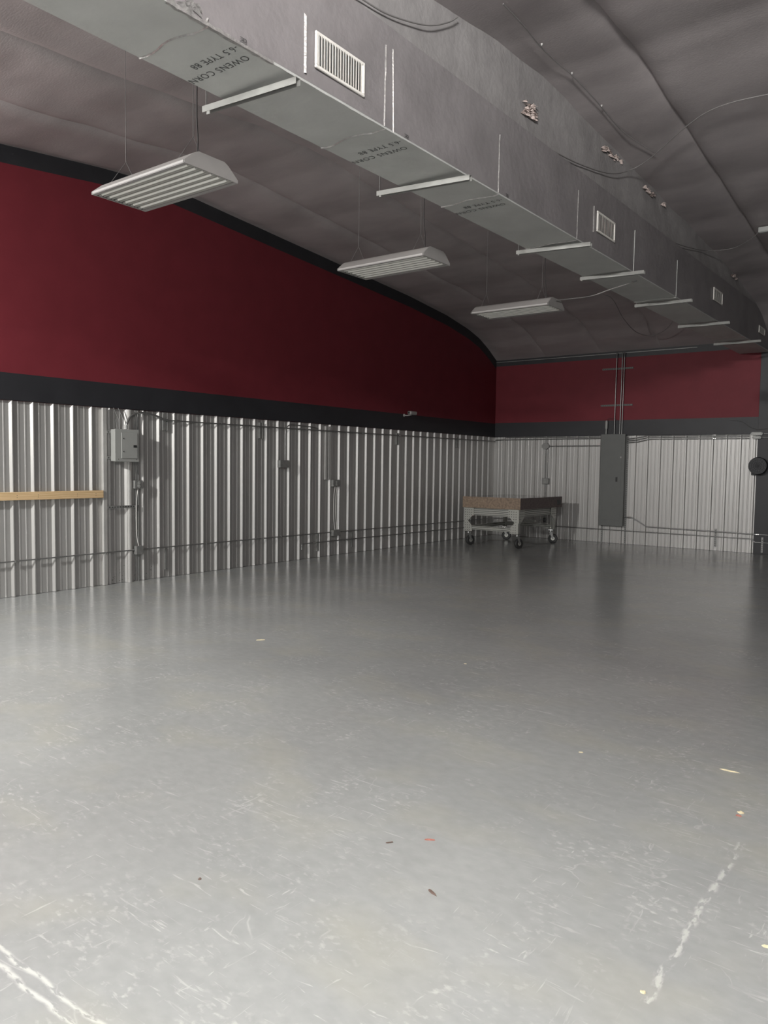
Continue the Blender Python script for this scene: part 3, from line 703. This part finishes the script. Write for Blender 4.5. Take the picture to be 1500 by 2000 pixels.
# grime at the foot of the bay
rd = random.Random(11); q = MB()
for i in range(70):
    y = rd.uniform(-12.2, -11.45); z = .03+abs(rd.gauss(0, .09)); s_ = rd.uniform(.003, .009); x = .0022
    if any(abs(y-p) < .035 for p in lp_): x = .0365
    if x > .03 and not any(abs(y-p) < .012 for p in lp_): continue
    q.add([(x, y-s_, z), (x, y, z-s_*.7), (x, y+s_, z+s_*.3), (x, y, z+s_)], [(0, 1, 2, 3)])
gr = q.build('wall_grime', M_dust, wl); gr['kind'] = 'stuff'

# security camera
t = empty('security_camera', (.036, -4.350, 3.05), 'small white security camera where the red meets the black on the left wall', 'camera')
q = MB(); q.cyl((.0365, -4.440, 3.085), (.05, -4.440, 3.085), .035, 14); q.build('mount', M_white, t)
q = MB(); q.tube(arc([(.045, -4.440, 3.085), (.12, -4.400, 3.08), (.16, -4.310, 3.10)]), .012, 8); q.build('arm', M_white, t)
q = MB(); q.tube([(.21, -4.190, 3.19), (.15, -4.330, 3.125)], .012, 8) if False else q.bbox(.09, .20, -4.390, -4.120, 3.105, 3.185, .02); bd = q.build('camera_body', M_white, t)
q = MB(); q.cyl((.145, -4.391, 3.145), (.145, -4.405, 3.145), .026, 14); q.build('lens', M_darkplastic, bd)

# ------------------------------------------------------------------ far wall equipment
FY = -.055
strut('', (3.175, -.006, .0), (3.175, -.006, 2.74), 'upright steel channel behind the left side of the tall electrical panel', axis='z', face='y')
strut('', (3.785, -.006, .0), (3.785, -.006, 2.74), 'upright perforated channel behind the right side of the tall electrical panel', axis='z', face='y')
t = empty('distribution_board', (3.470, -.16, .455), 'tall grey electrical panel on the far wall under three risers', 'electrical panel')
q = MB(); q.bbox(3.175, 3.775, -.155, -.060, .462, 2.760, .004); q.build('box_body', M_paneldark, t)
q = MB(); q.bbox(3.158, 3.788, -.170, -.156, .450, 2.770, .005); q.build('cover', M_paneldark, t)
q = MB(); q.bbox(3.240, 3.710, -.174, -.171, .60, 2.62, .0015); dr_ = q.build('door', M_paneldark, t)
q = MB(); q.bbox(3.575, 3.620, -.186, -.175, 1.575, 1.690, .003); q.build('latch', M_darkplastic, dr_)
q = MB(); q.bbox(3.677, 3.708, -.179, -.175, 2.17, 2.21, .001); o_ = q.build('sticker', M_white, t); o_['label'] = 'small white square sticker'
RIS = [(3.465, 'left riser conduit above the tall electrical panel'), (3.607, 'middle riser conduit above the tall electrical panel'), (3.661, 'right riser conduit above the tall electrical panel')]
for x, lab in RIS:
    conduit([(x, -.078, 2.772), (x+.012, -.078, 4.70), (x+.03, -.13, 4.80)], lab, rad=.0135, group='riser conduits', straps=[])
strut('dark', (3.085, -.058, 3.48), (3.900, -.037, 3.522), 'lower perforated crossbar holding the risers on the red wall', axis='x', face='y')
strut('dark', (3.10, -.058, 4.395), (3.895, -.037, 4.437), 'upper crossbar holding the risers on the red wall', axis='x', face='y')
t = empty('conduit_fitting', (3.26, -.09, 2.772), 'grey capped service fitting on top of the tall panel left of the risers', 'conduit fitting')
q = MB(); q.tube([(3.26, -.09, 2.772), (3.262, -.09, 2.92)], .016, 10); q.build('pipe', M_greybox, t)
q = MB(); q.tube([(3.262, -.09, 2.90), (3.263, -.09, 2.93), (3.265, -.09, 3.09), (3.265, -.09, 3.12)], [.022, .033, .033, .02], 12); q.build('cap', M_greybox, t)
cable([(3.27, -.09, 3.12), (3.33, -.10, 3.165), (3.45, -.10, 3.16), (3.57, -.095, 3.11)], .004, M_cabled, 'thin dark wire arching from the fitting to the risers', k=6)
# upper runs, left of the panel
conduit([(.4, FY, 2.715), (3.155, FY, 2.712)], 'second upper conduit on the far wall left of the tall panel', rad=.010, bendr=.05)
conduit([(1.70, FY, 2.478), (3.155, FY, 2.485)], 'short conduit from the octagonal box to the tall panel', rad=.011)
t = empty('octagon_box', (1.59, -.04, 2.39), 'octagonal electrical box high on the far wall above the cart', 'electrical box')
q = MB(); q.prism([(1.59+.105*math.cos(math.pi*(k+.5)/4), 2.48+.09*math.sin(math.pi*(k+.5)/4)) for k in range(8)], 'y', -.085, -.0365); q.build('box_body', M_galv, t)
q = MB(); q.prism([(1.59+.100*math.cos(math.pi*(k+.5)/4), 2.48+.085*math.sin(math.pi*(k+.5)/4)) for k in range(8)], 'y', -.089, -.0855); q.build('cover_plate', M_galv, t)
conduit([(1.585, FY, 2.395), (1.585, FY, 1.625)], 'left upright conduit between the octagonal and square boxes', rad=.011)
conduit([(1.655, FY, 2.40), (1.655, FY, 1.625)], 'right upright conduit between the octagonal and square boxes', rad=.009)
conduit([(1.61, FY, 2.57), (1.61, FY, 2.74)], 'short conduit stub above the octagonal box', rad=.010)
wall_box(1.515, 1.71, 1.468, 1.622, 'square box with outlet on the far wall behind the cart', face='outlet', far=True)
conduit([(1.615, FY, 1.465), (1.615, FY, .36)], 'upright conduit dropping behind the cart on the far wall', rad=.011)
# upper runs, right of the panel
conduit([(3.79, -.075, 2.655), (3.95, -.075, 2.665), (4.28, FY, 2.722), (6.62, FY, 2.722)], 'topmost conduit on the far wall right of the tall panel', rad=.0115, bendr=.05, fit=[((5.87, FY, 2.722), (1, 0, 0))])
conduit([(3.79, -.075, 2.61), (4.0, -.075, 2.62), (4.3, FY, 2.682), (6.62, FY, 2.686)], 'middle upper conduit on the far wall right of the tall panel', rad=.0115, bendr=.05)
conduit([(3.79, -.075, 2.56), (4.05, -.075, 2.575), (4.35, FY, 2.640), (6.62, FY, 2.640)], 'lower of three upper conduits on the far wall right of the tall panel', rad=.0115, bendr=.05, fit=[((5.87, FY, 2.64), (1, 0, 0))], straps=[(4.6, FY, 2.64, 'x'), (5.2, FY, 2.64, 'x')])
def lb(zc, h, lab, x0=6.66, x1=6.915):
    t = empty('conduit_fitting', ((x0+x1)/2, -.075, zc-h/2), lab, 'conduit fitting', 'oblong conduit bodies')
    q = MB(); q.prism([(x0+.03, zc-h/2), (x0, zc-h*.1), (x0, zc+h*.2), (x0+.03, zc+h/2), (x1-.04, zc+h/2), (x1, zc+h*.1), (x1-.02, zc-h/2)], 'y', -.112, -.053); q.build('fitting_body', M_greybox, t)
    q = MB(); q.bbox(x0+.03, x1-.04, -.117, -.1125, zc-h*.32, zc+h*.32, .002); q.build('cover_plate', M_galv, t)
lb(2.74, .075, 'oblong grey conduit body at the top of the column, upper one'); lb(2.655, .06, 'oblong grey conduit body at the top of the column, lower one', 6.69, 6.89)
conduit([(6.93, -.075, 2.745), (8.5, -.075, 2.745)], 'upper bright conduit leaving the right edge over the black column', rad=.0115)
conduit([(6.90, -.075, 2.655), (8.5, -.075, 2.66)], 'lower bright conduit leaving the right edge over the black column', rad=.0115)
# lower runs right of the panel
conduit([(3.79, -.075, .688), (3.98, -.075, .688), (4.35, -.065, .475), (6.85, -.068, .447), (8.5, -.068, .440)], 'conduit stepping down from the tall panel and running right', rad=.0125, bendr=.06, fit=[((3.93, -.075, .688), (1, 0, 0)), ((6.88, -.068, .447), (1, 0, 0))], straps=[(5.3, -.066, .463, 'x')])
conduit([(6.74, -.068, .335), (6.80, -.068, .30), (6.83, -.068, .265), (8.5, -.068, .262)], 'low conduit stepping down onto the black column', rad=.0125, bendr=.03)
strut('', (5.945, -.006, .09), (5.945, -.006, .52), 'short perforated upright holding the low conduits on the far wall', axis='z', face='y')
strut('', (6.97, -.053, .04), (6.97, -.053, .385), 'short perforated upright on the foot of the black column', axis='z', face='y')
# black rounded housing at the right edge
t = empty('wall_fan', (6.86, -.18, 1.80), 'black rounded wall-mounted housing at the right edge on the black column', 'fan')
q = MB(); n = 28
q.tube([(6.86, -.056, 2.01), (6.86, -.12, 2.01), (6.86, -.22, 2.01), (6.86, -.25, 2.01)], [.16, .195, .20, .185], n); q.build('fan_housing', M_black, t)
q = MB()
for rr_ in (.05, .09, .13, .165):
    q.tube([(6.86+rr_*math.cos(2*math.pi*k/24), -.254, 2.01+rr_*math.sin(2*math.pi*k/24)) for k in range(25)], .003, 6, False)
for k in range(8): a = math.pi*k/8; q.tube([(6.86-.17*math.cos(a), -.254, 2.01-.17*math.sin(a)), (6.86+.17*math.cos(a), -.254, 2.01+.17*math.sin(a))], .003, 6)
q.build('guard', M_black, t)
q = MB(); q.bbox(6.70, 6.80, -.10, -.053, 1.80, 1.86, .006); q.build('bracket', M_black, t)
cable([(6.2, -.045, 3.06), (6.45, -.045, 3.02), (6.62, -.048, 2.90), (6.78, -.06, 2.84), (7.0, -.06, 2.85), (7.4, -.06, 2.86)], .004, M_cabled, 'thin dark wire drooping over the black band near the column', k=8)

# ------------------------------------------------------------------ cart with slab
cart = empty('cart', (1.65, -2.0, 0), 'aluminium-framed cart on four casters carrying the brown slab in the far corner', 'cart')
X0, X1, YA, YB = .915, 2.365, -3.06, -1.02
q = MB()
def rail(q, x0, x1, y0, y1, z0, z1, ax):
    # T-slot extrusion: box with grooves shown as inset steps
    q.bbox(x0, x1, y0, y1, z0, z1, .004)
for (x, y) in ((X0, YA), (X1-.09, YA), (X0, YB-.09), (X1-.09, YB-.09)):
    q = MB(); q.bbox(x, x+.09, y, y+.09, .345, .918, .004); q.mi = 1
    for s_ in (.30, .70):
        q.box(x+.09*s_-.004, x+.09*s_+.004, y-.0008, y+.001, .35, .915); q.box(x+.089, x+.0908, y+.09*s_-.004, y+.09*s_+.004, .35, .915)
    q.build('post', [M_alu, M_hole], cart)
def longrail(x0, x1, y0, y1, z0, z1, ax, ng):
    q = MB(); q.bbox(x0, x1, y0, y1, z0, z1, .004); q.mi = 1
    for i in range(ng):
        z = z0+(z1-z0)*(i+.5)/ng
        if ax == 'x': q.box(x0+.01, x1-.01, y0-.0008, y0+.001, z-.005, z+.005); q.box(x0+.01, x1-.01, y1-.001, y1+.0008, z-.005, z+.005)
        else: q.box(x1-.001, x1+.0008, y0+.01, y1-.01, z-.005, z+.005)
    return q.build('rail', [M_alu, M_hole], cart)
for y in (YA+.01, YB-.08):
    longrail(X0+.092, X1-.092, y, y+.07, .735, .912, 'x', 4); longrail(X0+.092, X1-.092, y, y+.07, .385, .478, 'x', 2)
for x in (X0+.01, X1-.08): longrail(x, x+.07, YA+.092, YB-.092, .735, .912, 'y', 4)
longrail(X0+.012, X0+.075, YA+.092, YB-.092, .385, .47, 'y', 2)
# gusset plates with rows of bolts
def gusset(poly, y0, y1):
    q = MB(); q.prism(poly, 'y', y0, y1); q.mi = 1
    xs_ = [p[0] for p in poly]; zs_ = [p[1] for p in poly]
    def inside(x, z):
        c = False
        for i in range(len(poly)):
            (xa, za), (xb, zb) = poly[i], poly[i-1]
            if (za > z) != (zb > z) and x < (xb-xa)*(z-za)/(zb-za)+xa: c = not c
        return c
    z = min(zs_)+.03
    while z < max(zs_):
        x = min(xs_)+.03
        while x < max(xs_):
            if inside(x, z) and inside(x+.015, z) and inside(x-.015, z): q.tube([(x, y0+.001, z), (x, y0-.006, z)], .009, 6)
            x += .058
        z += .058
    q.build('gusset_plate', [M_alu, M_hole], cart)
for m_ in (0, 1):
    def mx(p): return [((X0+X1)-x if m_ else x, z) for x, z in p]
    gusset(mx([(X0, .915), (1.175, .915), (1.175, .728), (1.13, .722), (1.018, .60), (X0, .60)]), YA-.012, YA-.001)
    gusset(mx([(X0, .598), (1.018, .598), (1.115, .492), (1.13, .38), (1.13, .348), (X0, .348)]), YA-.012, YA-.001)
def gside(y0, y1, y2, z0, z1):
    q = MB(); q.prism([(y0, .915), (y1, .915), (y1, .74), (y2, z0), (y0, z0)], 'x', X1+.001, X1+.012); q.mi = 1
    for z in (.87, .81, .75, .69, .63):
        for k in range(5):
            y = y0+(.03+.055*k)*(1 if y1 > y0 else -1)
            if (z > .74 and k < 5) or k < 2: q.tube([(X1+.011, y, z), (X1+.016, y, z)], .008, 6)
    q.build('gusset_plate', [M_alu, M_hole], cart)
gside(YA, YA+.29, YA+.11, .60, 0); gside(YB, YB-.29, YB-.11, .60, 0)
q = MB(); q.tube([(X1-.04, YA+.09, .655), (X1-.04, YB-.45, .625)], .010, 8); q.build('crossbar', M_galv, cart)
q = MB(); q.tube([(X1-.04, YB-.60, .615), (X1+.01, YB-.60, .615)], .055, 18); q.build('hand_wheel', M_darkplastic, cart)
q = MB(); q.bbox(1.55, 1.85, -1.15, -1.05, .50, .56, .01); q.build('under_bracket', M_alu, cart)
# casters
def caster(cx, cy, ang, t_=cart):
    R_ = .118; ca, sa = math.cos(ang), math.sin(ang)
    def T(p): return (cx+p[0]*ca-p[1]*sa, cy+p[0]*sa+p[1]*ca, p[2])
    q = MB(); q.add([T(p) for p in [(-.05, -.05, .330), (.05, -.05, .330), (.05, .05, .330), (-.05, .05, .330), (-.05, -.05, .343), (.05, -.05, .343), (.05, .05, .343), (-.05, .05, .343)]], [(0,3,2,1),(4,5,6,7),(0,1,5,4),(1,2,6,5),(2,3,7,6),(3,0,4,7)])
    q.tube([T((0, 0, .285)), T((0, 0, .330))], .04, 14)
    c = q.build('caster', M_chrome, t_)
    q = MB()
    for s in (-1, 1):
        pr = [(-.04, .288), (.04, .288), (.080, .12), (.045, .10)]
        V = [T((px, s*.036, pz)) for px, pz in pr] + [T((px, s*.040, pz)) for px, pz in pr]
        q.add(V, [(0, 1, 2, 3), (7, 6, 5, 4), (0, 4, 5, 1), (1, 5, 6, 2), (2, 6, 7, 3), (3, 7, 4, 0)])
    q.add([T(p) for p in [(-.04, -.037, .285), (.04, -.037, .285), (.04, .037, .285), (-.04, .037, .285), (-.04, -.037, .290), (.04, -.037, .290), (.04, .037, .290), (-.04, .037, .290)]], [(0,3,2,1),(4,5,6,7),(0,1,5,4),(1,2,6,5),(2,3,7,6),(3,0,4,7)])
    q.build('fork', M_galv, c)
    q = MB(); q.tube([T((.055, s, R_)) for s in (-.030, -.023, .023, .030)], [R_-.014, R_, R_, R_-.014], 28); wh = q.build('wheel', M_rubber, c)
    q = MB(); q.tube([T((.055, s, R_)) for s in (-.034, .034)], .048, 18); q.build('hub', M_alu, c)
caster(.985, -2.98, 1.2); caster(2.30, -2.98, 1.25); caster(2.295, -1.13, .35); caster(.985, -1.13, .3)
# slab
t = empty('stone_slab', (1.68, -2.05, .920), 'thick brown speckled slab lying on the cart', 'slab')
pl = [(.885, -3.115), (2.425, -3.10), (2.535, -1.04), (.95, -1.02)]
q = MB(); n = 4; b_ = .006
V = [(x, y, .921) for x, y in pl] + [(x, y, 1.186) for x, y in pl]
q.add(V, [(0, 1, 5, 4), (2, 3, 7, 6), (3, 0, 4, 7), (3, 2, 1, 0)]); q.mi = 1; q.add(V, [(1, 2, 6, 5)]); q.mi = 2; q.add(V, [(4, 5, 6, 7)])
sl = q.build('slab_body', [M_slab, M_slabside, M_slabtop], t)
# dark bracket on the back of the slab's right side
q = MB(); q.bbox(2.50, 2.535, -1.30, -1.10, .985, 1.10, .004); q.build('side_bracket', M_darkplastic, t)

# ------------------------------------------------------------------ floor litter
def chip(x, y, l_, w_, ang, m_, label, group='bits of litter on the floor', h=.006, name='wood_chip', cat='litter'):
    q = MB(); ca, sa = math.cos(ang), math.sin(ang); rd = random.Random(int(x*1000+y*77)); n = 9; bot = []; top = []
    for k in range(n):
        a = 2*math.pi*k/n; rr_ = 1+rd.uniform(-.25, .25); px, py = l_/2*math.cos(a)*rr_, w_/2*math.sin(a)*rr_
        X, Y = x+px*ca-py*sa, y+px*sa+py*ca; bot.append((X, Y, .0008)); top.append((x+(X-x)*.8, y+(Y-y)*.8, h*rd.uniform(.6, 1.1)))
    q.add(bot+top, [tuple(range(n))[::-1], tuple(range(n, 2*n))] + [(i, (i+1) % n, (i+1) % n+n, i+n) for i in range(n)])
    return tag(q.build(name, m_), label, cat, group)
chip(9.47, -14.035, .115, .014, .08, M_chip, 'long yellow wood splinter on the floor near the right edge')
chip(9.665, -14.63, .035, .03, .4, M_chip, 'round yellow chip on the floor beside a red one at right')
chip(9.668, -14.68, .035, .018, .2, M_leafr, 'tiny reddish chip on the floor under the round yellow chip', name='leaf_bit')
chip(10.03, -15.875, .045, .018, .1, M_chip, 'yellow chip on the floor at the lower right edge')
chip(9.725, -16.45, .022, .018, .4, M_chip, 'small yellow chip on the floor nearest the bottom at right')
chip(8.755, -16.38, .065, .014, -.4, M_leaf, 'dark curled leaf fragment on the floor below centre', name='leaf_bit')
chip(8.475, -15.98, .055, .012, .5, M_leafr, 'reddish brown leaf fragment on the floor above the dark one', name='leaf_bit')
chip(8.33, -16.13, .045, .010, .9, M_leaf, 'thin dark twig on the floor left of the reddish leaf', name='twig')
chip(4.56, -13.39, .09, .03, .9, M_chip, 'pale leaf on the floor left of centre, far back', name='leaf_bit')
chip(7.85, -16.95, .016, .016, 0, M_leaf, 'tiny dark speck on the lower left floor', name='crumb')
chip(6.80, -12.83+.0, .03, .012, .3, M_chip, 'tiny pale crumb on the floor in the middle distance', name='crumb')
chip(8.6, -14.33, .03, .012, .3, M_chip, 'tiny pale crumb on the floor left of the worn streak', name='crumb')
